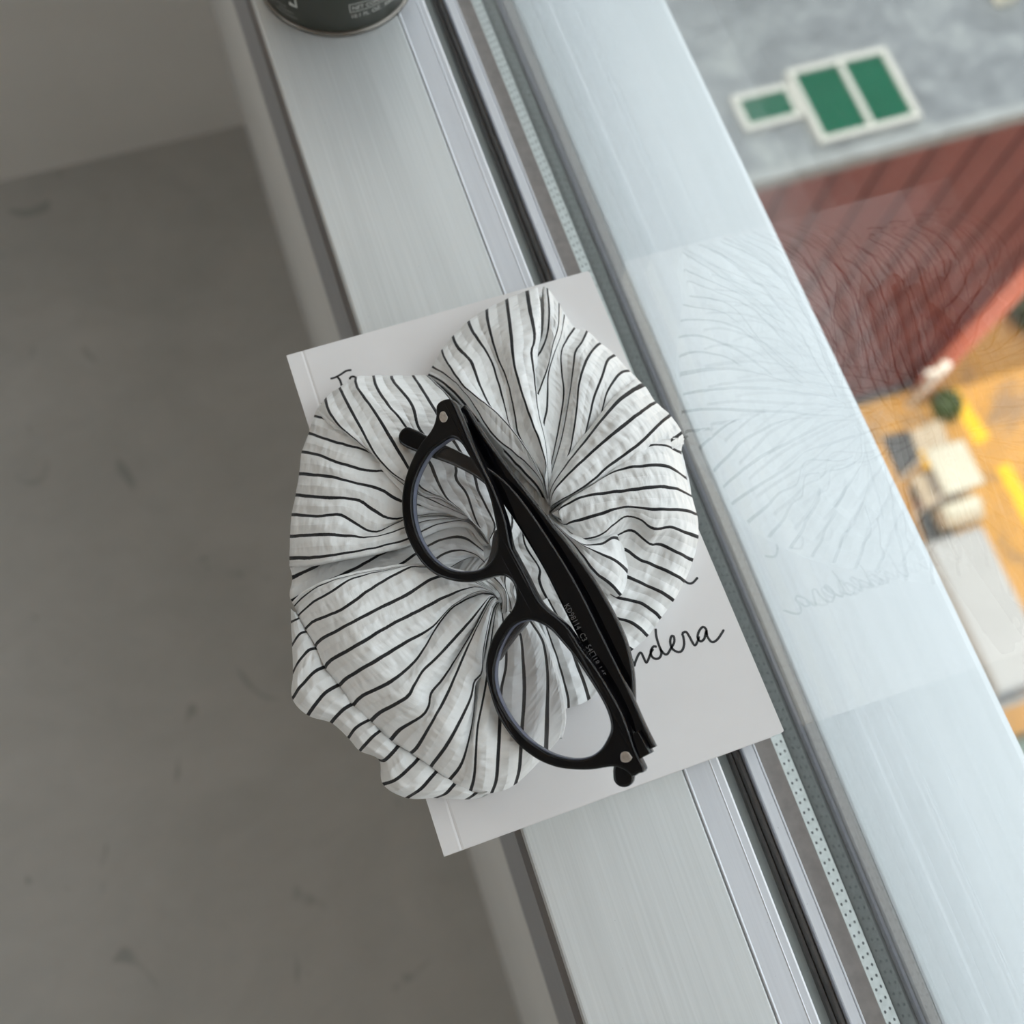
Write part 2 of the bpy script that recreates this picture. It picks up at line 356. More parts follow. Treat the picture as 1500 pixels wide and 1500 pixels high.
# ================================================================== SCRUNCHIE
NV = 44                                             # samples along a stripe
cv, cf, cuv = [], [], []
def patch(curves, prof, roll0=False, roll1=False, wrap=True, zend=.4, puff=.5, sub=8, tail=None):
    """curves: (stripe number, height offset in mm, picture points from the rim inwards); prof: (s, mm above the book)"""
    S = np.linspace(0, 1, NV); ps, pz = zip(*prof); base = np.interp(S, ps, pz)
    ker = np.array([1, 2, 3, 2, 1]) / 9; base = np.convolve(np.pad(base, 2, 'edge'), ker, 'valid')
    env = np.minimum(1, S * 5)
    us, rows = [], []
    for u, dz, pts in curves:
        if tail: pts = list(pts) + [tuple(.2 * np.array(pts[-1]) + .8 * np.array(tail))]
        Q = crom(pts, NV); z = ZB + (base + dz * env) * .001
        rows.append(np.array([at(q, zz) for q, zz in zip(Q, z)])); us.append(u)
    us = np.array(us, float); rows = np.array(rows)
    # loft across the stripes
    U, G = [], []
    n = len(us)
    for i in range(n - 1):
        a, b, c, d = rows[max(i - 1, 0)], rows[i], rows[i + 1], rows[min(i + 2, n - 1)]
        m = max(2, int(round(sub * abs(us[i + 1] - us[i])))) if sub != 4 else 3
        for k in range(m + (1 if i == n - 2 else 0)):
            w = k / m
            X = .5 * (2 * b + (c - a) * w + (2 * a - 5 * b + 4 * c - d) * w * w + (3 * b - a - 3 * c + d) * w ** 3)
            lim = np.linalg.norm((c - b)[:, :2], axis=1)
            uu = us[i] + (us[i + 1] - us[i]) * w
            X = X.copy(); X[:, 2] += np.minimum(puff * .001, lim * .10) * abs(math.sin(math.pi * uu)) * env
            U.append(uu); G.append(X)
    G = np.array(G); U = np.array(U)
    def rolled(edge, nxt, uu, sgn):
        out, us2 = [], []
        o = edge - nxt; o[:, 2] = 0; ln = np.linalg.norm(o, axis=1)[:, None]; o = o / np.maximum(ln, 1e-6)
        T = np.gradient(edge, axis=0); T[:, 2] = 0; T /= np.maximum(np.linalg.norm(T, axis=1)[:, None], 1e-9)
        o = o - T * np.sum(o * T, axis=1)[:, None]; o /= np.maximum(np.linalg.norm(o, axis=1)[:, None], 1e-6)
        r = .0016
        for k, t in enumerate((.5, 1.0, 1.571, 2.2)):
            X = edge + o * r * (math.sin(t)) * .6; X[:, 2] = edge[:, 2] - r * (1 - math.cos(t)); out.append(X); us2.append(uu + sgn * .05 * (k + 1))
        X = out[-1].copy(); X[:, 2] = np.maximum(ZB + .0005, X[:, 2] - .006); X[:, :2] -= o[:, :2] * .0015; out.append(X); us2.append(uu + sgn * .35)
        return out, us2
    if roll0:
        o, q = rolled(G[0], G[2], U[0], -1); G = np.concatenate([np.array(o[::-1]), G]); U = np.concatenate([np.array(q[::-1]), U])
    if roll1:
        o, q = rolled(G[-1], G[-3], U[-1], 1); G = np.concatenate([G, np.array(o)]); U = np.concatenate([U, np.array(q)])
    # arc length along the stripe, in stripe spacings (~9.5 mm)
    V = np.concatenate([np.zeros((len(G), 1)), np.cumsum(np.linalg.norm(np.diff(G, axis=1), axis=2), axis=1)], 1) / .0095
    if wrap:                                        # the rim turns over and runs back underneath
        P0, P1 = G[:, 0], G[:, 2]; o = P0 - P1; o[:, 2] = 0; o /= np.maximum(np.linalg.norm(o, axis=1)[:, None], 1e-9)
        ext = []
        for k in range(1, 6):
            t = k / 5 * math.pi / 2; zb = ZB + zend * .001; hgt = np.maximum(P0[:, 2] - zb, .0002)
            X = P0 - o * (hgt * .9 * (1 - math.cos(t)))[:, None]; X[:, 2] = P0[:, 2] - hgt * math.sin(t); ext.append(X)
        ext = np.array(ext[::-1]).transpose(1, 0, 2)
        G = np.concatenate([ext, G], 1); V = np.concatenate([-np.arange(5, 0, -1)[None, :].repeat(len(G), 0) * .2, V], 1)
    # gentle crumpling
    b = len(cv); R_, C_n = G.shape[:2]
    ph = rng.uniform(0, 6, 4)
    for i in range(R_):
        for j in range(C_n):
            p = G[i, j]; e = .00022 * (math.sin(p[0] * 900 + ph[0] + 2 * math.sin(p[1] * 500)) + math.sin(p[1] * 780 + ph[1] + 1.5 * math.sin(p[0] * 600)))
            cv.append((p[0], p[1], p[2] + e)); cuv.append((U[i] + 20, V[i, j]))
    for i in range(R_ - 1):
        for j in range(C_n - 1): cf.append((b + i * C_n + j, b + (i + 1) * C_n + j, b + (i + 1) * C_n + j + 1, b + i * C_n + j + 1))

# --- hidden base layer
outl = [(1000, 665), (1018, 755), (1020, 790), (985, 880), (945, 930), (915, 955), (860, 1018), (825, 1040), (800, 1095), (750, 1142), (690, 1160), (610, 1160), (570, 1130), (535, 1090), (490, 1050), (440, 1015), (434, 950), (436, 880), (434, 800), (440, 720), (460, 630), (490, 580), (540, 560), (620, 562), (648, 520), (690, 478), (770, 432), (808, 435), (850, 490), (920, 550), (970, 610)]
outl2 = crom(outl, 56, True)
patch([(.5 + i * .0001, 0, [tuple(p), tuple(p * .6 + np.array((765, 800)) * .4), (765 + (p[0] - 765) * .02, 800 + (p[1] - 800) * .02)]) for i, p in enumerate(list(outl2) + [outl2[0]])], [(0, 3), (.3, 8), (.7, 9.5), (1, 10)], puff=.2, sub=4)
# --- upper-left lobe, lower layer
patch([(0, 0, [(470, 590), (500, 612), (560, 660), (612, 715), (655, 735), (712, 772)]),
 (1, 0, [(460, 609), (482, 616), (530, 645), (575, 685), (610, 720), (655, 737), (713, 773)]),
 (2, 0, [(452, 634), (477, 643), (510, 653), (542, 662), (575, 685), (610, 722), (655, 738), (713, 773)]),
 (3, .6, [(442, 662), (465, 666), (493, 677), (535, 689), (565, 691), (587, 705), (612, 728), (650, 741), (690, 753), (712, 776)]),
 (4, 1.5, [(438, 694), (482, 698), (518, 707), (557, 717), (580, 731), (604, 738), (649, 748), (684, 757), (708, 781)]),
 (5, 1.5, [(433, 725), (477, 729), (522, 732), (548, 748), (572, 760), (606, 756), (650, 752), (684, 760), (707, 783)]),
 (6, 1.0, [(427, 754), (468, 756), (497, 754), (518, 765), (538, 777), (556, 778), (587, 763), (606, 758), (645, 756), (684, 762), (706, 785)]),
 (7, 3.0, [(425, 786), (468, 783), (510, 785), (537, 787), (562, 783), (590, 774), (608, 767), (645, 760), (684, 763), (706, 786)]),
 (8, 2.5, [(424, 817), (460, 816), (493, 812), (530, 806), (570, 797), (600, 788), (640, 768), (684, 764), (706, 788)]),
 (8.25, 2, [(424, 824), (460, 822), (495, 815), (532, 809), (572, 800), (602, 791), (642, 771), (684, 767), (706, 790)])],
 [(0, 7), (.08, 15), (.2, 19), (.5, 18.5), (1, 13)], roll1=True, tail=(716, 800))
# --- hollow between the two left lobes
patch([(8.6, 0, [(425, 832), (460, 822), (493, 810), (540, 795), (600, 780), (660, 770), (700, 790)]),
 (9, 0, [(428, 847), (460, 832), (493, 813), (540, 800), (600, 786), (660, 768), (702, 792)]),
 (10, 0, [(427, 880), (460, 862), (493, 846), (520, 833), (552, 815), (595, 793), (609, 785), (649, 767), (682, 760), (705, 795)]),
 (11, 2, [(470, 890), (520, 868), (570, 838), (610, 811), (622, 803), (641, 793), (663, 787), (684, 790), (708, 807)]),
 (12, 3.5, [(500, 900), (560, 868), (600, 845), (634, 822), (651, 811), (672, 806), (695, 812), (710, 824)]),
 (13, 1, [(540, 910), (600, 868), (630, 850), (658, 833), (675, 823), (693, 816), (708, 822), (713, 832)])],
 [(0, 5), (.3, 9), (.7, 12), (1, 12)], roll1=False)
# --- upper-left flap
patch([(.5, 0, [(466, 600), (480, 613), (500, 630), (545, 665), (570, 693), (597, 721), (627, 739), (660, 748), (702, 768)]),
 (1, .5, [(477, 583), (482, 602), (497, 623), (522, 645), (550, 669), (575, 696), (606, 720), (640, 736), (703, 768)]),
 (2, 1, [(497, 567), (510, 593), (530, 630), (548, 663), (570, 689), (603, 712), (622, 728), (648, 733), (704, 770)]),
 (3, 2, [(521, 552), (523, 567), (548, 602), (570, 638), (595, 680), (613, 710), (632, 723), (658, 734), (705, 775)]),
 (4, 2, [(547, 550), (552, 568), (570, 595), (591, 620), (628, 675), (637, 696), (654, 729), (680, 752), (706, 780)]),
 (5, 1.5, [(573, 550), (577, 560), (603, 592), (614, 628), (640, 655), (667, 682), (668, 701), (684, 724), (695, 757), (709, 785)]),
 (6, 1, [(605, 550), (618, 570), (634, 596), (662, 642), (693, 693), (701, 720), (720, 757), (725, 774), (717, 792)]),
 (7, 0, [(625, 550), (643, 567), (660, 585), (690, 640), (722, 700), (736, 750), (733, 778), (722, 798)]),
 (8, -2, [(640, 562), (662, 590), (700, 650), (737, 710), (750, 760), (742, 790), (725, 803)]),
 (8.6, -5, [(650, 575), (680, 610), (720, 665), (755, 720), (765, 770), (748, 800), (728, 808)])],
 [(0, 8), (.07, 16), (.18, 21.5), (.5, 22), (.9, 19), (1, 13)], roll0=True, tail=(722, 806))
# --- upper lobe, right half (lower layer)
patch([(7.6, -1, [(795, 421), (797, 450), (795, 488), (786, 515), (780, 545), (782, 590), (792, 645), (799, 690)]),
 (8, 0, [(802, 423), (805, 452), (803, 485), (795, 510), (783, 532), (780, 580), (792, 645), (800, 690)]),
 (9, 2, [(819, 445), (818, 477), (810, 505), (803, 537), (793, 565), (786, 590), (792, 640), (801, 690)]),
 (10, 0, [(827, 460), (822, 490), (811, 520), (803, 548), (802, 577), (801, 600), (796, 630), (802, 692)]),
 (11, -2, [(842, 480), (830, 498), (822, 517), (823, 547), (826, 578), (818, 630), (804, 700)]),
 (12, 0, [(860, 485), (852, 502), (843, 515), (840, 537), (834, 580), (823, 640), (805, 705)]),
 (13, 3, [(880, 502), (868, 513), (857, 532), (848, 563), (845, 597), (840, 633), (832, 668), (807, 710)]),
 (14, 1, [(901, 520), (890, 528), (882, 552), (870, 583), (863, 613), (851, 650), (808, 713)]),
 (15, -1, [(922, 543), (907, 548), (890, 573), (883, 597), (876, 622), (850, 657), (809, 715)]),
 (16, -2, [(940, 562), (925, 570), (900, 597), (880, 625), (850, 665), (810, 718)])],
 [(0, 7), (.08, 14), (.2, 18), (.5, 17.5), (.85, 15), (1, 11)], tail=(806, 738))
# --- upper lobe, left half
patch([(0, -4, [(628, 548), (645, 556), (672, 580), (700, 614), (742, 662), (786, 710)]),
 (1, -1, [(633, 537), (650, 547), (667, 560), (690, 587), (712, 623), (726, 641), (753, 663), (781, 688), (794, 708)]),
 (2, 2, [(647, 512), (653, 528), (677, 563), (703, 585), (728, 605), (752, 632), (777, 668), (795, 705)]),
 (3, 0, [(663, 493), (670, 508), (690, 530), (700, 557), (715, 590), (740, 622), (772, 660), (796, 703)]),
 (4, -2, [(686, 470), (692, 485), (717, 523), (730, 560), (740, 597), (749, 628), (776, 664), (796, 702)]),
 (5, -1, [(713, 453), (715, 473), (727, 518), (743, 558), (753, 602), (759, 635), (777, 670), (797, 702)]),
 (6, 3, [(742, 438), (748, 485), (753, 533), (765, 577), (780, 620), (790, 645), (800, 681), (798, 701)]),
 (7, 1, [(771, 426), (775, 452), (782, 485), (782, 502), (778, 516), (782, 545), (788, 600), (799, 650), (803, 700)]),
 (7.4, -1, [(785, 421), (789, 450), (789, 488), (785, 512), (784, 550), (790, 605), (802, 655), (805, 702)])],
 [(0, 7), (.08, 16), (.2, 21), (.6, 22), (.88, 19), (1, 13)], roll0=True, roll1=True, tail=(803, 738))
# --- right lobe, upper fold
patch([(15.75, -1, [(934, 555), (919, 567), (899, 585), (879, 612), (850, 649), (826, 680), (806, 713)]),
 (16, 0, [(944, 565), (927, 573), (907, 588), (884, 613), (854, 651), (830, 681), (808, 715)]),
 (17, 3, [(961, 589), (948, 597), (915, 622), (873, 657), (832, 695), (811, 720)]),
 (18, 1, [(982, 608), (965, 622), (940, 647), (907, 672), (887, 687), (868, 704), (840, 723), (812, 738)]),
 (19, -4, [(999, 633), (990, 640), (950, 668), (915, 688), (870, 712), (840, 728), (812, 742)]),
 (19.6, -6, [(1002, 650), (990, 655), (950, 680), (915, 700), (870, 720), (840, 735), (812, 745)])],
 [(0, 8), (.1, 17), (.3, 22), (.7, 21.5), (.9, 19), (1, 13)], roll0=True, tail=(805, 744))
# --- right lobe
patch([(0, 0, [(1003, 641), (990, 641), (962, 644), (930, 654), (900, 675), (868, 701), (840, 722), (815, 743)]),
 (1, 2, [(998, 664), (982, 655), (962, 651), (940, 657), (915, 672), (890, 692), (866, 708), (840, 726), (816, 745)]),
 (2, 2.5, [(1006, 701), (990, 690), (973, 682), (948, 682), (915, 686), (893, 694), (866, 711), (838, 728), (816, 747)]),
 (3, 4, [(1013, 727), (993, 717), (965, 713), (907, 720), (857, 727), (828, 740), (817, 750), (824, 762)]),
 (4, 3, [(1021, 753), (998, 747), (957, 746), (915, 743), (873, 755), (838, 765), (826, 768)]),
 (5, 1, [(1023, 787), (1007, 781), (982, 772), (958, 775), (940, 763), (927, 757), (915, 757), (897, 770), (883, 782), (855, 790), (830, 776)]),
 (6, -4, [(1015, 821), (990, 808), (965, 797), (952, 797), (925, 777), (900, 786), (860, 792), (832, 782)]),
 (7, -6, [(1003, 852), (990, 843), (957, 828), (932, 817), (916, 805), (890, 803), (858, 802), (833, 786)]),
 (8, -7, [(987, 880), (973, 870), (948, 858), (918, 845), (890, 836), (860, 816), (834, 791)]),
 (9, -8, [(968, 906), (957, 895), (937, 883), (905, 875), (885, 860), (860, 832), (834, 796)]),
 (10, -8, [(949, 932), (937, 920), (920, 910), (898, 902), (880, 872), (858, 838), (834, 799)]),
 (11, -9, [(927, 952), (915, 944), (900, 932), (880, 903), (858, 858), (833, 803)]),
 (11.5, -10, [(915, 962), (903, 952), (888, 935), (865, 900), (850, 858), (832, 806)])],
 [(0, 7), (.09, 15), (.3, 19), (.7, 19), (.9, 16), (1, 12)], roll0=True, tail=(806, 752))
# --- small curled lobe on top of it
patch([(.5, -2, [(916, 781), (895, 782), (870, 790), (838, 783), (814, 764)]),
 (1, 0, [(914, 792), (898, 788), (880, 797), (852, 797), (828, 780), (809, 763)]),
 (2, 2, [(920, 838), (903, 822), (883, 813), (857, 800), (832, 783), (805, 758)]),
 (3, 0, [(910, 872), (897, 857), (873, 839), (857, 818), (843, 800), (825, 780), (804, 760)]),
 (3.4, -3, [(895, 868), (875, 850), (852, 826), (836, 802), (820, 782), (803, 763)])],
 [(0, 12), (.1, 17), (.5, 21), (.85, 18), (1, 13)], roll0=True, roll1=True, zend=6, tail=(802, 750))
# --- strip under the temples
patch([(3.6, 0, [(894, 880), (872, 850), (848, 820), (822, 790), (800, 765)]),
 (4, 0, [(898, 902), (887, 880), (878, 858), (871, 838), (850, 805), (815, 775), (798, 762)]),
 (5, 0, [(880, 925), (860, 890), (845, 860), (825, 820), (802, 780), (790, 760)]),
 (6, 0, [(855, 915), (830, 880), (815, 850), (797, 818), (785, 790), (778, 765)]),
 (7, 0, [(820, 900), (800, 875), (790, 850), (790, 832), (770, 800), (765, 770)]),
 (8, 0, [(785, 895), (775, 870), (765, 850), (765, 830), (752, 808), (750, 780)]),
 (9, 0, [(755, 890), (748, 872), (742, 855), (738, 840), (735, 815), (735, 790)])],
 [(0, 6), (.2, 10), (.7, 12), (1, 12)])
# --- lower-right tail
patch([(0, 0, [(812, 1042), (813, 1000), (800, 940), (782, 890)]),
 (1, 0, [(833, 1037), (831, 1018), (818, 970), (802, 924), (787, 882)]),
 (2, 0, [(863, 1025), (857, 1005), (844, 970), (825, 922), (802, 875)]),
 (3, 0, [(892, 995), (883, 972), (862, 930), (832, 882), (807, 852)]),
 (4, 0, [(918, 962), (903, 938), (873, 890), (838, 852), (810, 838)])],
 [(0, 4), (.2, 8), (1, 10)])
# --- turned-up rim below the tuck
patch([(0, 0, [(426, 890), (430, 895), (434, 897)]), (1, 0, [(426, 911), (431, 909), (440, 905)]), (2, 0, [(428, 945), (436, 932), (442, 927), (452, 925)]),
 (3, 0, [(429, 985), (438, 969), (452, 953), (468, 949)]), (4, 0, [(428, 1023), (441, 1005), (460, 985), (479, 975)]),
 (5, 0, [(451, 1048), (462, 1032), (478, 1014), (502, 1000)]), (6, 0, [(485, 1059), (500, 1042), (521, 1028)]), (7, 0, [(510, 1081), (523, 1065), (547, 1051)]),
 (8, 0, [(527, 1100), (542, 1083), (561, 1067)]), (9, 0, [(555, 1113), (563, 1114), (573, 1105), (586, 1090)]), (10, 0, [(561, 1149), (580, 1142), (603, 1122), (617, 1106)]),
 (11, 0, [(596, 1169), (615, 1157), (628, 1143), (643, 1126)]), (12, 0, [(638, 1169), (652, 1163), (662, 1153), (671, 1142)]), (13, 0, [(683, 1171), (691, 1166), (700, 1159)]), (13.5, 0, [(705, 1168), (712, 1162), (716, 1157)])],
 [(0, 5), (.25, 10.5), (.6, 12.5), (.85, 11.5), (1, 8.5)], puff=.9)
# --- lower-left lobe
patch([(.6, -1, [(429, 884), (441, 872), (466, 857), (510, 842.5), (560, 833), (617, 827), (680, 839), (714, 857)]),
 (1, -.3, [(431, 888), (443, 876), (468, 858.5), (510, 844), (560, 834.5), (617, 828), (680, 840), (715, 858)]),
 (2, .3, [(437, 902), (457, 883), (485, 867), (510, 850), (532, 843), (562, 836), (617, 829), (680, 842), (716, 860)]),
 (3, 1, [(447, 921), (460, 910), (502, 892), (543, 863), (593, 834), (617, 830), (665, 838), (717, 862)]),
 (4, 2, [(462, 946), (470, 937), (510, 915), (552, 893), (593, 873), (638, 846), (675, 846), (718, 864)]),
 (5, 2.2, [(476, 978), (485, 967), (527, 943), (568, 918), (618, 892), (660, 871), (695, 860), (719, 866)]),
 (6, 1.5, [(497, 1004), (510, 992), (552, 967), (593, 942), (633, 919), (660, 890), (695, 868), (719, 868)]),
 (7, -.5, [(517, 1033), (530, 1020), (570, 1000), (600, 977), (620, 952), (641, 916), (664, 889), (697, 872), (719, 870)]),
 (8, 2.5, [(543, 1056), (558, 1043), (595, 1022), (607, 1003), (620, 982), (644, 959), (688, 911), (719, 873)]),
 (9, -1, [(572, 1084), (587, 1068), (617, 1050), (628, 1035), (632, 1015), (652, 990), (692, 925), (719, 876)]),
 (10, 2, [(602, 1103), (612, 1093), (637, 1050), (657, 1012), (688, 941), (720, 879)]),
 (11, 2, [(631, 1123), (659, 1084), (688, 1027), (695, 999), (706, 985), (709, 948), (721, 890)]),
 (12, -2.5, [(658, 1143), (677, 1117), (690, 1069), (695, 1032), (697, 1000), (709, 955), (723, 893)]),
 (13, 0, [(689, 1160), (695, 1133), (699, 1069), (706, 1032), (712, 1000), (718, 950), (726, 895)]),
 (14, -1, [(720, 1162), (727, 1142), (730, 1102), (732, 1062), (734, 1012), (741, 977), (741, 940), (735, 895)]),
 (15, 0, [(755, 1149), (761, 1124), (764, 1076), (768, 1014), (766, 966), (762, 930), (747, 895)]),
 (16, -1, [(799, 1106), (801, 1036), (802, 992), (798, 952), (790, 930), (763, 893)]),
 (16.6, -3, [(821, 1080), (826, 1050), (820, 1010), (808, 965), (795, 930), (768, 891)])],
 [(0, 10.5), (.05, 15.5), (.12, 19.5), (.22, 24), (.5, 21.5), (.8, 18), (.93, 15.5), (1, 12)], roll0=True, roll1=True, zend=5, tail=(733, 880))
# --- little gathered folds at the left knot
patch([(0, 0, [(712, 850), (726, 862), (735, 880), (733, 905)]), (1, 1, [(724, 846), (735, 858), (742, 872), (741, 905)]), (2, 0, [(740, 842), (740, 858), (747, 880), (750, 908)]), (3, 0, [(757, 850), (752, 865), (758, 885), (765, 905)])],
 [(0, 14), (.5, 16), (1, 13)], wrap=False)

sc_o = at((735, 820), ZB)
me = bpy.data.meshes.new('scrunchie'); me.from_pydata([tuple(Vector(p) - Vector(sc_o)) for p in cv], [], cf); me.update()
lay = me.uv_layers.new(name='cloth'); idx = np.empty(len(me.loops), np.int32); me.loops.foreach_get('vertex_index', idx)
lay.data.foreach_set('uv', np.array(cuv, np.float32)[idx].ravel())
scr = link('scrunchie', me, MAT['cloth'], smooth=True, label='oversized white cotton scrunchie with thin black stripes resting on the white book', cat='scrunchie')
scr.location = sc_o

# ================================================================== EYEGLASSES
pa, pb = at((650, 590), ZB + .04), at((938, 1127), ZB + .04)
ax = (pb - pa); ax[2] = 0; ax /= np.linalg.norm(ax)              # along the frame, upper hinge to lower hinge
rt = np.array([-ax[1], ax[0], 0.0])                              # towards the brow side
if rt[0] < 0: rt = -rt
TILT = math.radians(29)
rt = rt * math.cos(TILT) + np.array([0, 0, 1]) * math.sin(TILT)
nz = np.cross(ax, rt); nz = nz if nz[2] > 0 else -nz
GO = at((768, 858), ZB + .042)
def gl(px, d=0):
    """picture point on a plane d behind the front face -> (along, across) coordinates"""
    r = ray(px); o = GO - nz * d; t = np.dot(o - CAM, nz) / np.dot(r, nz); p = CAM + t * r - GO
    return (float(np.dot(p, ax)), float(np.dot(p, rt)))
GM = Matrix([[ax[i], rt[i], np.cross(ax, rt)[i]] for i in range(3)]).to_4x4(); SG = 1 if np.cross(ax, rt)[2] > 0 else -1
GM.translation = Vector(GO)
glasses = empty('eyeglasses', GO, 'black acetate eyeglasses with folded temples lying lens side up on the striped scrunchie', 'eyeglasses')
glasses.matrix_world = GM
def poly_mesh(name, loops, d0, d1, bevel, res=3):
    """filled outline (with holes) between depths d0 (top) and d1 behind the front face"""
    cu = bpy.data.curves.new(name, 'CURVE'); cu.dimensions = '2D'; cu.fill_mode = 'BOTH'
    cu.extrude = (d1 - d0) / 2 - bevel; cu.bevel_depth = bevel; cu.bevel_resolution = res; cu.offset = -bevel
    for lp in loops:
        s = cu.splines.new('POLY'); s.points.add(len(lp) - 1); s.use_cyclic_u = True
        for i, p in enumerate(lp): s.points[i].co = (p[0], p[1], 0, 1)
    o = bpy.data.objects.new('tmp', cu); col.objects.link(o); dg = bpy.context.evaluated_depsgraph_get()
    me = bpy.data.meshes.new_from_object(o.evaluated_get(dg)); bpy.data.objects.remove(o); bpy.data.curves.remove(cu)
    zc = -SG * (d0 + d1) / 2
    for v in me.vertices: v.co.z += zc
    me.name = name; return me
def bow(me):                                        # slight wrap of the front
    for v in me.vertices: v.co.z -= SG * .55 * v.co.x ** 2
    me.update()
face = [(633, 592), (639, 585), (648, 582), (656, 583), (664, 598), (673, 617), (693, 661), (720, 714), (738, 760), (746, 797), (753, 812), (769, 842), (785, 874), (797, 890), (821, 910), (835, 926), (851, 952), (873, 982), (907, 1043), (927, 1100), (940, 1130),
        (932, 1135), (923, 1140), (916, 1134), (907, 1128), (892, 1125), (864, 1129), (838, 1129), (811, 1125), (783, 1113), (754, 1089), (730, 1054), (717, 1018), (710, 983), (714, 953), (724, 928), (738, 907), (750, 892), (755, 875), (752, 857), (743, 846), (731, 843), (719, 845), (701, 850), (684, 853), (663, 851), (637, 842), (615, 823), (599, 797), (589, 771), (585, 738), (587, 710), (595, 681), (609, 651), (623, 633), (630, 620), (633, 606)]
hole1 = [(654, 640), (641, 648), (623, 663), (606, 695), (600, 724), (602, 759), (613, 792), (632, 819), (654, 834), (677, 838), (701, 835), (717, 824), (726, 807), (727, 785), (724, 764), (715, 727), (701, 694), (684, 667), (672, 648), (663, 641)]
hole2 = [(772, 908), (754, 914), (741, 928), (728, 955), (722, 983), (725, 1014), (741, 1049), (767, 1082), (798, 1104), (829, 1114), (855, 1113), (875, 1102), (888, 1082), (892, 1066), (887, 1043), (873, 1015), (842, 966), (822, 941), (805, 922), (787, 911)]
def dens(L, n=160): return crom([gl(p) for p in L], n, True)
me = poly_mesh('front_frame', [dens(face, 300), dens(hole1), dens(hole2)], 0, .0052, .0009, 4); bow(me)
link('front_frame', me, MAT['acetate'], glasses)
for h in (hole1, hole2):
    P = dens(h); c = P.mean(0); P = c + (P - c) * 1.015
    me = poly_mesh('lens', [P], .0016, .0030, .0001, 1); bow(me); link('lens', me, MAT['lens'], glasses)
for h in (hole1, hole2):
    P = dens(h); c = P.mean(0); Pi = c + (P - c) * .985
    me = poly_mesh('lens_edge_glint', [c + (P - c) * 1.012, Pi], .0014, .0038, .0001, 1); bow(me); link('lens_edge_glint', me, MAT['lens_edge_glint'], glasses, label='pale blue lens edge with painted window highlight')
def temple(spec, d0, d1):
    """centre line in picture points with half widths (px), seen on the plane d0 behind the front"""
    S = crom([(x, y, w) for x, y, w in spec], 70)
    C = np.array([gl((x, y), d0) for x, y, w in S]); T = np.gradient(C, axis=0); T /= np.linalg.norm(T, axis=1)[:, None]; N = np.stack([-T[:, 1], T[:, 0]], 1)
    W = S[:, 2] * .000243; W = np.maximum(W, .0006)
    ts = np.linspace(-1, 1, 11)[1:-1]
    cap = [C[-1] + T[-1] * W[-1] * math.cos(t * math.pi / 2) * .9 - N[-1] * W[-1] * math.sin(t * math.pi / 2) for t in ts]
    return poly_mesh('temple', [list(C + N * W[:, None]) + cap + list((C - N * W[:, None])[::-1])], d0, d1, .0009)
TA = [(952, 1098, 8), (935, 1066, 9), (912, 1024, 13), (890, 984, 15), (866, 937, 16), (836, 877, 16.5), (812, 832, 15), (785, 788, 14), (760, 750, 13), (735, 718, 12), (705, 692, 11), (668, 672, 11), (630, 656, 13), (604, 644, 15), (594, 639, 14.5)]
TB = [(675, 596, 7), (701, 647, 12), (738, 706, 17), (780, 760, 17), (823, 813, 16), (858, 860, 15), (887, 909, 14), (904, 945, 13), (914, 985, 12), (917, 1020, 11), (917, 1060, 11), (915, 1100, 13), (912, 1132, 14.5), (912, 1140, 14)]
ta = link('temple', temple(TA, .0066, .0102), MAT['acetate'], glasses)
tb = link('temple', temple(TB, .0112, .0150), MAT['acetate'], glasses)
# corner blocks and hinges behind the front, where the temples start
for hp, tmid, d in (((934, 1092), (930, 1062), .0062), ((662, 606), (684, 612), .0108)):
    c = np.array(gl(hp, .003)); e = np.array(gl(tmid, d)); 
    me = poly_mesh('hinge', [[tuple(c + np.array(q)) for q in ((-.004, -.0020), (.004, -.0020), (.004, .0020), (-.004, .0020))]], .0040, d + .0036, .0004)
    link('hinge', me, MAT['acetate'], glasses)
def rivet(pts):
    P = dens(pts, 40); me = poly_mesh('rivet', [P], -.0003, .0012, .0002); bow(me)
    link('rivet', me, MAT['silver'], glasses)
rivet([(639, 608), (641, 602), (646, 601), (649, 605), (651.5, 610), (649, 616), (643.5, 617), (640, 613)])
rivet([(906, 1112), (907, 1105), (912, 1102), (918, 1103.5), (921, 1108), (923, 1111), (920, 1116), (914, 1118.5), (908, 1117)])
# nose pads, on the bridge side of each lens, behind the front
for L in ([(727, 776), (731, 795), (729, 818), (718, 833), (704, 838), (713, 824), (719, 805), (722, 785)], [(773, 905), (757, 905), (742, 917), (731, 938), (724, 962), (729, 968), (741, 950), (756, 930), (769, 915)]):
    me = poly_mesh('nose_pad', [crom([gl(p, .004) for p in L], 48, True)], .0034, .0075, .0009); link('nose_pad', me, MAT['pad'], glasses)
def text_mesh(body, size, spacing=1.0):
    cu = bpy.data.curves.new('t', 'FONT'); cu.body = body; cu.size = size; cu.space_character = spacing; cu.align_x = 'LEFT'; cu.fill_mode = 'FRONT'; cu.resolution_u = 3
    o = bpy.data.objects.new('tmp', cu); col.objects.link(o); dg = bpy.context.evaluated_depsgraph_get()
    me = bpy.data.meshes.new_from_object(o.evaluated_get(dg)); bpy.data.objects.remove(o); bpy.data.curves.remove(cu); return me
me = text_mesh('KD98114  C3  54\u25a118-145', .0028, 1.08)
ds = .0066; p0 = np.array(gl((826, 887), ds)); p1 = np.array(gl((881, 992), ds)); tx = p1 - p0; ln = np.linalg.norm(tx); tx /= ln
wmax = max(v.co.x for v in me.vertices); ty = np.array([-tx[1], tx[0]])
if SG < 0: ty = -ty
for v in me.vertices:
    q = p0 + tx * (v.co.x / wmax * ln) + ty * (v.co.y); v.co = (q[0], q[1], -SG * (ds - .00005))
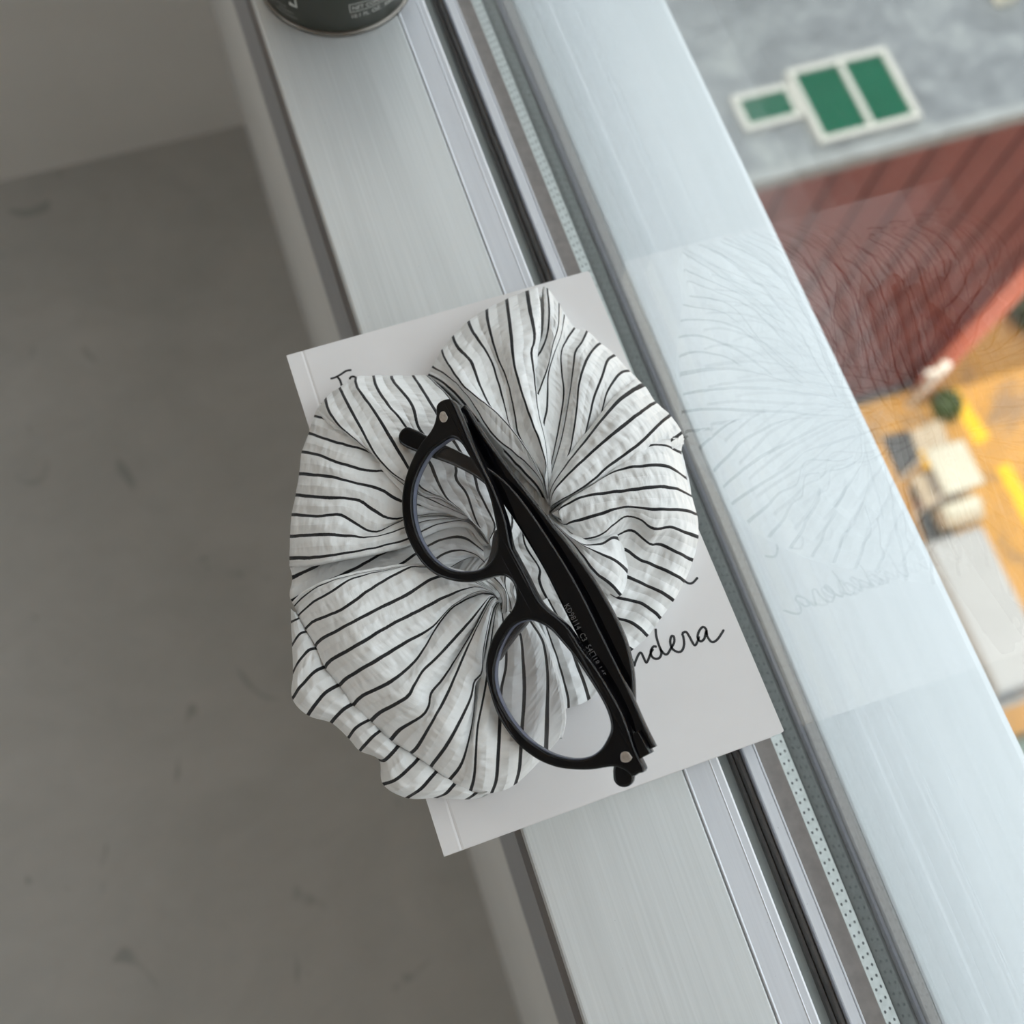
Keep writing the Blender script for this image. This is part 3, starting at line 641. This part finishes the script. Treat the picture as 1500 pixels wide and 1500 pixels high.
me.name = 'temple_print'; link('temple_print', me, MAT['greyprint'], ta, label='grey size print')

# ================================================================== TIN
MAT['tin'] = plain('dark_olive_enamel', (.030, .034, .026), .32, 0, .05, 60)
MAT['tinrim'] = plain('tin_rim', (.22, .205, .185), .3, .85, .1, 200)
MAT['tintext'] = plain('tin_lettering', (.55, .56, .53), .6)
CX, CY, CR = .0712, .4070, .0372
can = empty('tin_can', (CX, CY, .0002), 'dark olive green tin with silver rim and small white print standing on the ledge', 'tin can')
lathe('body', [(CR - .0012, .0024), (CR - .0003, .0036), (CR - .0003, .088), (CR - .0012, .0895)], MAT['tin'], can, (CX, CY, .0002), 96)
lathe('bottom_rim', [(CR - .004, 0), (CR - .0006, 0), (CR + .0003, .0008), (CR + .0003, .0018), (CR - .0004, .0026), (CR - .004, .0026)], MAT['tinrim'], can, (CX, CY, .0002), 96)
lathe('top_rim', [(CR - .003, .0893), (CR + .0003, .0893), (CR + .0005, .0905), (CR, .0918), (CR - .001, .0922), (CR - .003, .0918)], MAT['tinrim'], can, (CX, CY, .0002), 96)
lathe('lid', [(CR - .0032, .0885), (CR - .0032, .0905), (CR - .006, .0908), (.002, .0908)], MAT['tinrim'], can, (CX, CY, .0002), 96)
def oncan(px):                       # picture point -> (angle, height) on the tin wall
    d = ray(px); a = d[0] ** 2 + d[1] ** 2; ox, oy = CAM[0] - CX, CAM[1] - CY
    b = 2 * (ox * d[0] + oy * d[1]); c = ox * ox + oy * oy - CR * CR; disc = b * b - 4 * a * c
    if disc < 0: return None
    p = CAM + (-b - math.sqrt(disc)) / (2 * a) * d; return math.atan2(p[1] - CY, p[0] - CX), p[2]
def can_text(name, body, size, px, extra=None):
    th, z = oncan(px); me = text_mesh(body, size) if body else extra
    r = CR + .00006
    for v in me.vertices:
        a = th + v.co.x / r; v.co = (r * math.cos(a), r * math.sin(a), z - .0002 + v.co.y)
    me.name = name; link(name, me, MAT['tintext'], can)
can_text('tin_print', '10.1 FL. OZ.  300ml', .0030, (514, 27))
can_text('tin_print', 'NET CONTENTS', .0030, (516, 15))
bm = bmesh.new()
for b in ((-.0012, .0225, -.0012, -.0009, 0, .00001), (-.0012, .0225, .0032, .0035, 0, .00001), (-.0012, -.0009, -.0012, .0035, 0, .00001), (.0222, .0225, -.0012, .0035, 0, .00001)):
    n = 14 if b[1] - b[0] > .01 else 1
    for i in range(n):
        x0 = b[0] + (b[1] - b[0]) * i / n; x1 = b[0] + (b[1] - b[0]) * (i + 1) / n
        bm.faces.new([bm.verts.new((x, y, 0)) for x, y in ((x0, b[2]), (x1, b[2]), (x1, b[3]), (x0, b[3]))])
me = bpy.data.meshes.new('box'); bm.to_mesh(me); bm.free(); can_text('print_frame', None, 0, (516, 15), me)
bm = bmesh.new()
for y, x0, x1 in ((0, 0, .012), (.0022, .002, .0105), (.0044, -.001, .007)):
    for i in range(6):
        a, b = x0 + (x1 - x0) * i / 6, x0 + (x1 - x0) * (i + 1) / 6
        bm.faces.new([bm.verts.new(q) for q in ((a, y, 0), (b, y, 0), (b, y + .00028, 0), (a, y + .00028, 0))])
me = bpy.data.meshes.new('l'); bm.to_mesh(me); bm.free(); can_text('print_lines', None, 0, (405, 10), me)
bm = bmesh.new()
bm.faces.new([bm.verts.new(q) for q in ((0, 0, 0), (.0042, 0, 0), (.0042, .006, 0), (.0032, .006, 0), (.0032, .0012, 0), (0, .0022, 0))])
me = bpy.data.meshes.new('e'); bm.to_mesh(me); bm.free(); can_text('emblem', None, 0, (424, 7), me)

# ================================================================== OUTSIDE
ZR, ZG, YW = -15.0, -29.0, 9.32
def m_roof():
    t = NT('roof_membrane'); a = t.noise(t.coord(scale=(1, 1.5, 1)), .8, 6, .65, .6); b = t.noise(t.coord(), 4, 4, .6)
    k = t.math('ADD', t.math('MULTIPLY', a, .7), t.math('MULTIPLY', b, .3))
    return t.pbr(t.ramp(k, [(.36, (.072, .082, .094)), (.50, (.108, .121, .137)), (.64, (.18, .20, .21))]), .7)
MAT['roof'] = m_roof()
MAT['red'] = plain('red_cladding', (.150, .048, .042), .8, 0, .10, 1.2, Specular_IOR_Level=.1)
MAT['redrib'] = plain('red_rib', (.105, .031, .029), .8, 0, .10, 1.2, Specular_IOR_Level=.1)
MAT['sunlit_red'] = plain('sunlit_wing_red', (.74, .25, .18), .7, 0, .06, 1.5)  # pale coral: sunlight on the red wing wall put into its colour
MAT['coping'] = plain('pale_coping', (.17, .185, .195), .6, 0, .15, 2)
MAT['skyframe'] = plain('white_frame', (.34, .345, .33), .5)
MAT['green'] = plain('green_panel', (.004, .060, .036), .9, 0, .06, 2, Specular_IOR_Level=.05)
def m_pave():
    t = NT('ochre_paving'); c = t.coord()
    br = t.n('ShaderNodeTexBrick'); t.l(t.coord(scale=(1, 1, 1)), br.inputs['Vector']); br.inputs['Scale'].default_value = .9
    for i, q in zip(('Color1', 'Color2', 'Mortar'), ((.46, .23, .045), (.40, .20, .045), (.32, .18, .06))): br.inputs[i].default_value = (*q, 1)
    br.inputs['Mortar Size'].default_value = .03
    n = t.noise(c, .55, 5, .6, .5)
    cc = t.mix(t.ramp(n, [(.52, (0, 0, 0)), (.64, (1, 1, 1))]), br.outputs[0], (.23, .14, .07))
    return t.pbr(cc, .8)
MAT['pave'] = m_pave()
MAT['yellow'] = plain('yellow_paint', (.66, .37, .008), .6, 0, .08, 3)
MAT['pale'] = plain('pale_concrete', (.40, .33, .25), .8, 0, .10, 2)
MAT['darkgrey'] = plain('dark_grey_matt', (.06, .06, .065), .9, 0, .2, 3)  # flat dark grey for ground patches, wall foot and pots
MAT['white_paint'] = plain('white_vehicle_paint', (.31, .31, .315), .35, 0, .03, 1)
MAT['cream'] = plain('cream_canvas', (.48, .455, .38), .7, 0, .03, 2)
MAT['carglass'] = plain('dark_car_glass', (.05, .06, .08), .1)
MAT['tyre'] = plain('tyre_rubber', (.02, .02, .02), .8)
MAT['leaf'] = plain('leaf_green', (.04, .065, .014), .6, 0, .45, 30)
MAT['postw'] = plain('white_post_paint', (.86, .82, .76), .5, 0, .03, 4)
MAT['van_shade'] = plain('bluish_van_shade', (.20, .225, .26), .35, .3, .05, 1)  # bluish shade of the van's near side put into its window colour
MAT['bluegreen'] = plain('sage_vehicle_paint', (.10, .14, .12), .4, 0, .1, 1)
MAT['pink'] = plain('pink_cloth', (.36, .20, .19), .8)

box('ground', (-5, 260, -200, 260, ZG - .5, ZG), MAT['pave'], kind='structure')
X0b, X1b = 1.6, 18.1
bld = empty('red_building', (9, YW + 5, ZG), 'red ribbed building with flat grey roof below the window', 'building')
box('wall', (X0b, X1b, YW, 24, ZG, ZR - .25), MAT['red'], bld)
box('roof_deck', (X0b, X1b + .2, YW, 24, ZR - .25, ZR), MAT['roof'], bld)
box('roof_edge', (X0b, X1b + .2, YW - .06, YW + .16, ZR - .28, ZR + .05), MAT['coping'], bld, .02)
for i in range(26):
    x = 8.15 + (i - 7) * 1.03
    if x > X1b - .4 or x < X0b: continue
    box('rib', (x, x + .20, YW - .045, YW, ZG + .4, ZR - .28), MAT['redrib'], bld)
box('base_strip', (X0b, X1b, YW - .12, YW, ZG, ZG + .38), MAT['darkgrey'], bld)  # dark strip along the foot of the wall
box('wing_wall', (X1b, X1b + .14, YW - .50, 24, ZG, ZR - .25), MAT['sunlit_red'], bld)
sk = empty('roof_skylight', (10.5, 10.4, ZR), 'green panelled skylight with white frame on the grey flat roof', 'skylight')
def skl(x0, x1, y0, y1, cuts, h):
    w = .12
    xs = [x0] + cuts + [x1]
    for i in range(len(xs) - 1):
        a = xs[i] + (w if i == 0 else w * .45); b = xs[i + 1] - (w if i == len(xs) - 2 else w * .45)
        box('green_panel', (a, b, y0 + w, y1 - w, ZR, ZR + h * .6), MAT['green'], sk)
    for b in ((x0, x1, y0, y0 + w), (x0, x1, y1 - w, y1), (x0, x0 + w, y0 + w, y1 - w), (x1 - w, x1, y0 + w, y1 - w)):
        box('frame_bar', (*b, ZR, ZR + h), MAT['skyframe'], sk, .02)
    for c in cuts: box('frame_bar', (c - w * .45, c + w * .45, y0 + w, y1 - w, ZR, ZR + h), MAT['skyframe'], sk, .02)
skl(9.93, 11.95, 9.64, 11.28, [10.98], .16)
skl(8.75, 9.90, 10.28, 11.05, [], .12)
box('roof_vent', (14.55, 15.0, 11.6, 11.95, ZR, ZR + .5), MAT['cream'], None, .06, label='small cream vent box standing on the grey flat roof', cat='vent')

def gp(px, h=0): return at(px, ZG + h)
def wheel(parent, x, y, z, r=.33, w=.22):
    n = 20; v = []; f = []
    for s in (-w / 2, w / 2):
        for i in range(n): a = 2 * math.pi * i / n; v.append((x + s, y + r * math.cos(a), z + r * math.sin(a)))
    f = [(i, (i + 1) % n, n + (i + 1) % n, n + i) for i in range(n)] + [tuple(range(n)), tuple(range(n, 2 * n))[::-1]]
    keep(link('wheel', mesh('wheel', v, f), MAT['tyre']), parent)
def van(name, cx, cy, L, W, H, paint, glass, label, cat):
    o = empty(name, (cx, cy, ZG), label, cat)
    pr = [(L / 2, .35), (L / 2, H * .52), (L / 2 - .04, H * .70), (L / 2 - .12, H * .96), (L / 2 - .3, H), (-L / 2 + .55, H), (-L / 2 + .38, H * .96), (-L / 2 + .10, H * .60), (-L / 2 + .04, H * .52), (-L / 2, H * .40), (-L / 2, .35)]
    ins = [0.02, 0, .03, .14, .17, .17, .14, .03, .02, .06, .06]
    n = len(pr); v = [(cx - W / 2 + i, cy + y, ZG + z) for (y, z), i in zip(pr, ins)] + [(cx + W / 2 - i, cy + y, ZG + z) for (y, z), i in zip(pr, ins)]
    f = [(i, (i + 1) % n, n + (i + 1) % n, n + i) for i in range(n)] + [tuple(range(n)), tuple(range(n, 2 * n))[::-1]]
    me = mesh('body', v, f); bm = bmesh.new(); bm.from_mesh(me); bmesh.ops.recalc_face_normals(bm, faces=bm.faces[:]); bm.to_mesh(me); bm.free()
    keep(link('body', me, paint), o)
    for s in (-1, 1):
        for y0, y1 in ((-L / 2 + .5, -.75), (-.68, .75), (.82, L / 2 - .35)):
            xa, xb = cx + s * (W / 2 - .02), cx + s * (W / 2 - .135)
            za, zb = ZG + H * .62, ZG + H * .92
            keep(link('side_window', mesh('side_window', [(xa, cy + y0, za), (xa, cy + y1, za), (xb, cy + y1, zb), (xb, cy + y0, zb), (xa - s * .03, cy + y0, za), (xa - s * .03, cy + y1, za), (xb - s * .03, cy + y1, zb), (xb - s * .03, cy + y0, zb)], [(0, 1, 2, 3), (7, 6, 5, 4), (0, 4, 5, 1), (2, 6, 7, 3), (1, 5, 6, 2), (3, 7, 4, 0)]), glass), o)
        for y in (-L / 2 + .85, L / 2 - .85): wheel(o, cx + s * (W / 2 - .10), cy + y, ZG + .33)
    xa, xb = W / 2 - .12, W / 2 - .2
    keep(link('windscreen', mesh('windscreen', [(cx - xa, cy - L / 2 + .085, ZG + H * .61), (cx + xa, cy - L / 2 + .085, ZG + H * .61), (cx + xb, cy - L / 2 + .345, ZG + H * .94), (cx - xb, cy - L / 2 + .345, ZG + H * .94),
         (cx - xa, cy - L / 2 + .125, ZG + H * .59), (cx + xa, cy - L / 2 + .125, ZG + H * .59), (cx + xb, cy - L / 2 + .385, ZG + H * .92), (cx - xb, cy - L / 2 + .385, ZG + H * .92)], [(0, 1, 2, 3), (7, 6, 5, 4), (0, 4, 5, 1), (2, 6, 7, 3), (1, 5, 6, 2), (3, 7, 4, 0)]), glass), o)
    box('bumper', (cx - W / 2 + .05, cx + W / 2 - .05, cy - L / 2 - .08, cy - L / 2 + .02, ZG + .35, ZG + .6), paint, o)
    return o
p0 = gp((1408, 778), 1.8); p1 = gp((1490, 1005), 1.8); p2 = gp((1450, 765), 1.8)
van('white_van', 16.15, 1.85, 4.9, 2.0, 1.85, MAT['white_paint'], MAT['van_shade'], 'white van parked on the street below the window', 'van')
van('green_car', 15.9, -3.6, 4.3, 1.8, 1.5, MAT['bluegreen'], MAT['carglass'], 'sage green car parked behind the white van', 'car')
# market stall with cream canopy beside the van
c = gp((1398, 684), 2.2); st = empty('street_stall', (c[0], c[1], ZG), 'cream canopied street stall beside the white van', 'stall')
box('canopy', (c[0] - .62, c[0] + .62, c[1] - .70, c[1] + .70, ZG + 2.1, ZG + 2.25), MAT['cream'], st, .05)
for sx in (-1, 1):
    for sy in (-1, 1): box('stall_post', (c[0] + sx * .55 - .03, c[0] + sx * .55 + .03, c[1] + sy * .6 - .03, c[1] + sy * .6 + .03, ZG, ZG + 2.1), MAT['postw'], st)
box('counter', (c[0] - .58, c[0] + .58, c[1] - .66, c[1] + .4, ZG + .75, ZG + .85), MAT['pale'], st)
c = gp((1412, 748.5), 1.0); hc = empty('hand_cart', (c[0], c[1], ZG), 'loaded hand cart with cream cover standing between stall and van', 'cart')
box('cart_bed', (c[0] - .62, c[0] + .62, c[1] - .34, c[1] + .36, ZG + .35, ZG + .95), MAT['pale'], hc, .05)
box('cart_cover', (c[0] - .6, c[0] + .6, c[1] - .1, c[1] + .34, ZG + .95, ZG + 1.1), MAT['cream'], hc, .05)
for sx in (-1, 1):
    for sy in (-.13, .15): wheel(hc, c[0] + sx * .55, c[1] + sy, ZG + .2, .2, .1)
c = gp((1366, 730), .5); box('pink_bundle', (c[0] - .35, c[0] + .15, c[1] - .22, c[1] + .22, ZG, ZG + .5), MAT['pink'], None, .15, 3, label='pink cloth bundle lying beside the hand cart', cat='bundle')
def marking(name, quad, m, label, z=.004):
    P = [gp(q) for q in quad]; n = len(P)
    v = [(p[0], p[1], ZG) for p in P] + [(p[0], p[1], ZG + z) for p in P]
    f = [tuple(range(n, 2 * n)), tuple(range(n))[::-1]] + [(i, (i + 1) % n, n + (i + 1) % n, n + i) for i in range(n)]
    me = mesh(name, v, f); bm = bmesh.new(); bm.from_mesh(me); bmesh.ops.recalc_face_normals(bm, faces=bm.faces[:]); bm.to_mesh(me); bm.free()
    link(name, me, m, kind='structure')
marking('trim_1', [(1384, 572), (1402, 568), (1450, 640), (1430, 652)], MAT['yellow'], 'a', .012)
marking('trim_2', [(1459, 686), (1478, 678), (1525, 760), (1506, 775)], MAT['yellow'], 'a', .012)
marking('trim_3', [(1346, 662), (1366, 658), (1372, 700), (1366, 712)], MAT['yellow'], 'a', .012)
marking('trim_4', [(1330, 634), (1378, 612), (1392, 655), (1345, 668)], MAT['pale'], 'a', .008)
marking('trim_5', [(1290, 640), (1332, 630), (1350, 680), (1318, 705)], MAT['darkgrey'], 'a', .008)
marking('trim_6', [(1330, 715), (1376, 705), (1400, 790), (1360, 810)], MAT['darkgrey'], 'a', .008)
# white post at the foot of the red wall
c = gp((1330, 592)); pz = empty('white_post', (c[0], c[1], ZG), 'white post with short arm standing at the foot of the red building', 'post')
lathe('pole', [(.16, 0), (.16, 2.6), (.13, 2.75), (.04, 2.8)], MAT['postw'], pz, (c[0], c[1], ZG), 20)
box('arm', (c[0] - .55, c[0], c[1] - .06, c[1] + .06, ZG + 2.35, ZG + 2.47), MAT['postw'], pz, .02)
def shrub(c, r, label, n=420):
    o = empty('shrub', (c[0], c[1], ZG), label, 'shrub', group=None)
    v, f = [], []
    for i in range(n):
        d = rng.normal(size=3); d /= np.linalg.norm(d); d[2] = abs(d[2]); p = np.array([c[0], c[1], ZG + r * .35]) + d * r * rng.uniform(.55, 1)
        a = rng.normal(size=3); a /= np.linalg.norm(a); b = np.cross(a, d); s = r * .2; q = len(v)
        v += [p - a * s, p + b * s * .6, p + a * s, p - b * s * .6]; f.append((q, q + 1, q + 2, q + 3))
    keep(link('foliage', mesh('foliage', v, f), MAT['leaf'], kind='stuff'), o)
    lathe('pot', [(r * .45, 0), (r * .6, r * .5), (r * .5, r * .5)], MAT['darkgrey'], o, (c[0], c[1], ZG), 20)
shrub(gp((1381, 598)), .55, 'round green shrub in dark pot beside the white post')
shrub(gp((1503, 462)), .85, 'large leafy green shrub growing on the paving away from the red wall')
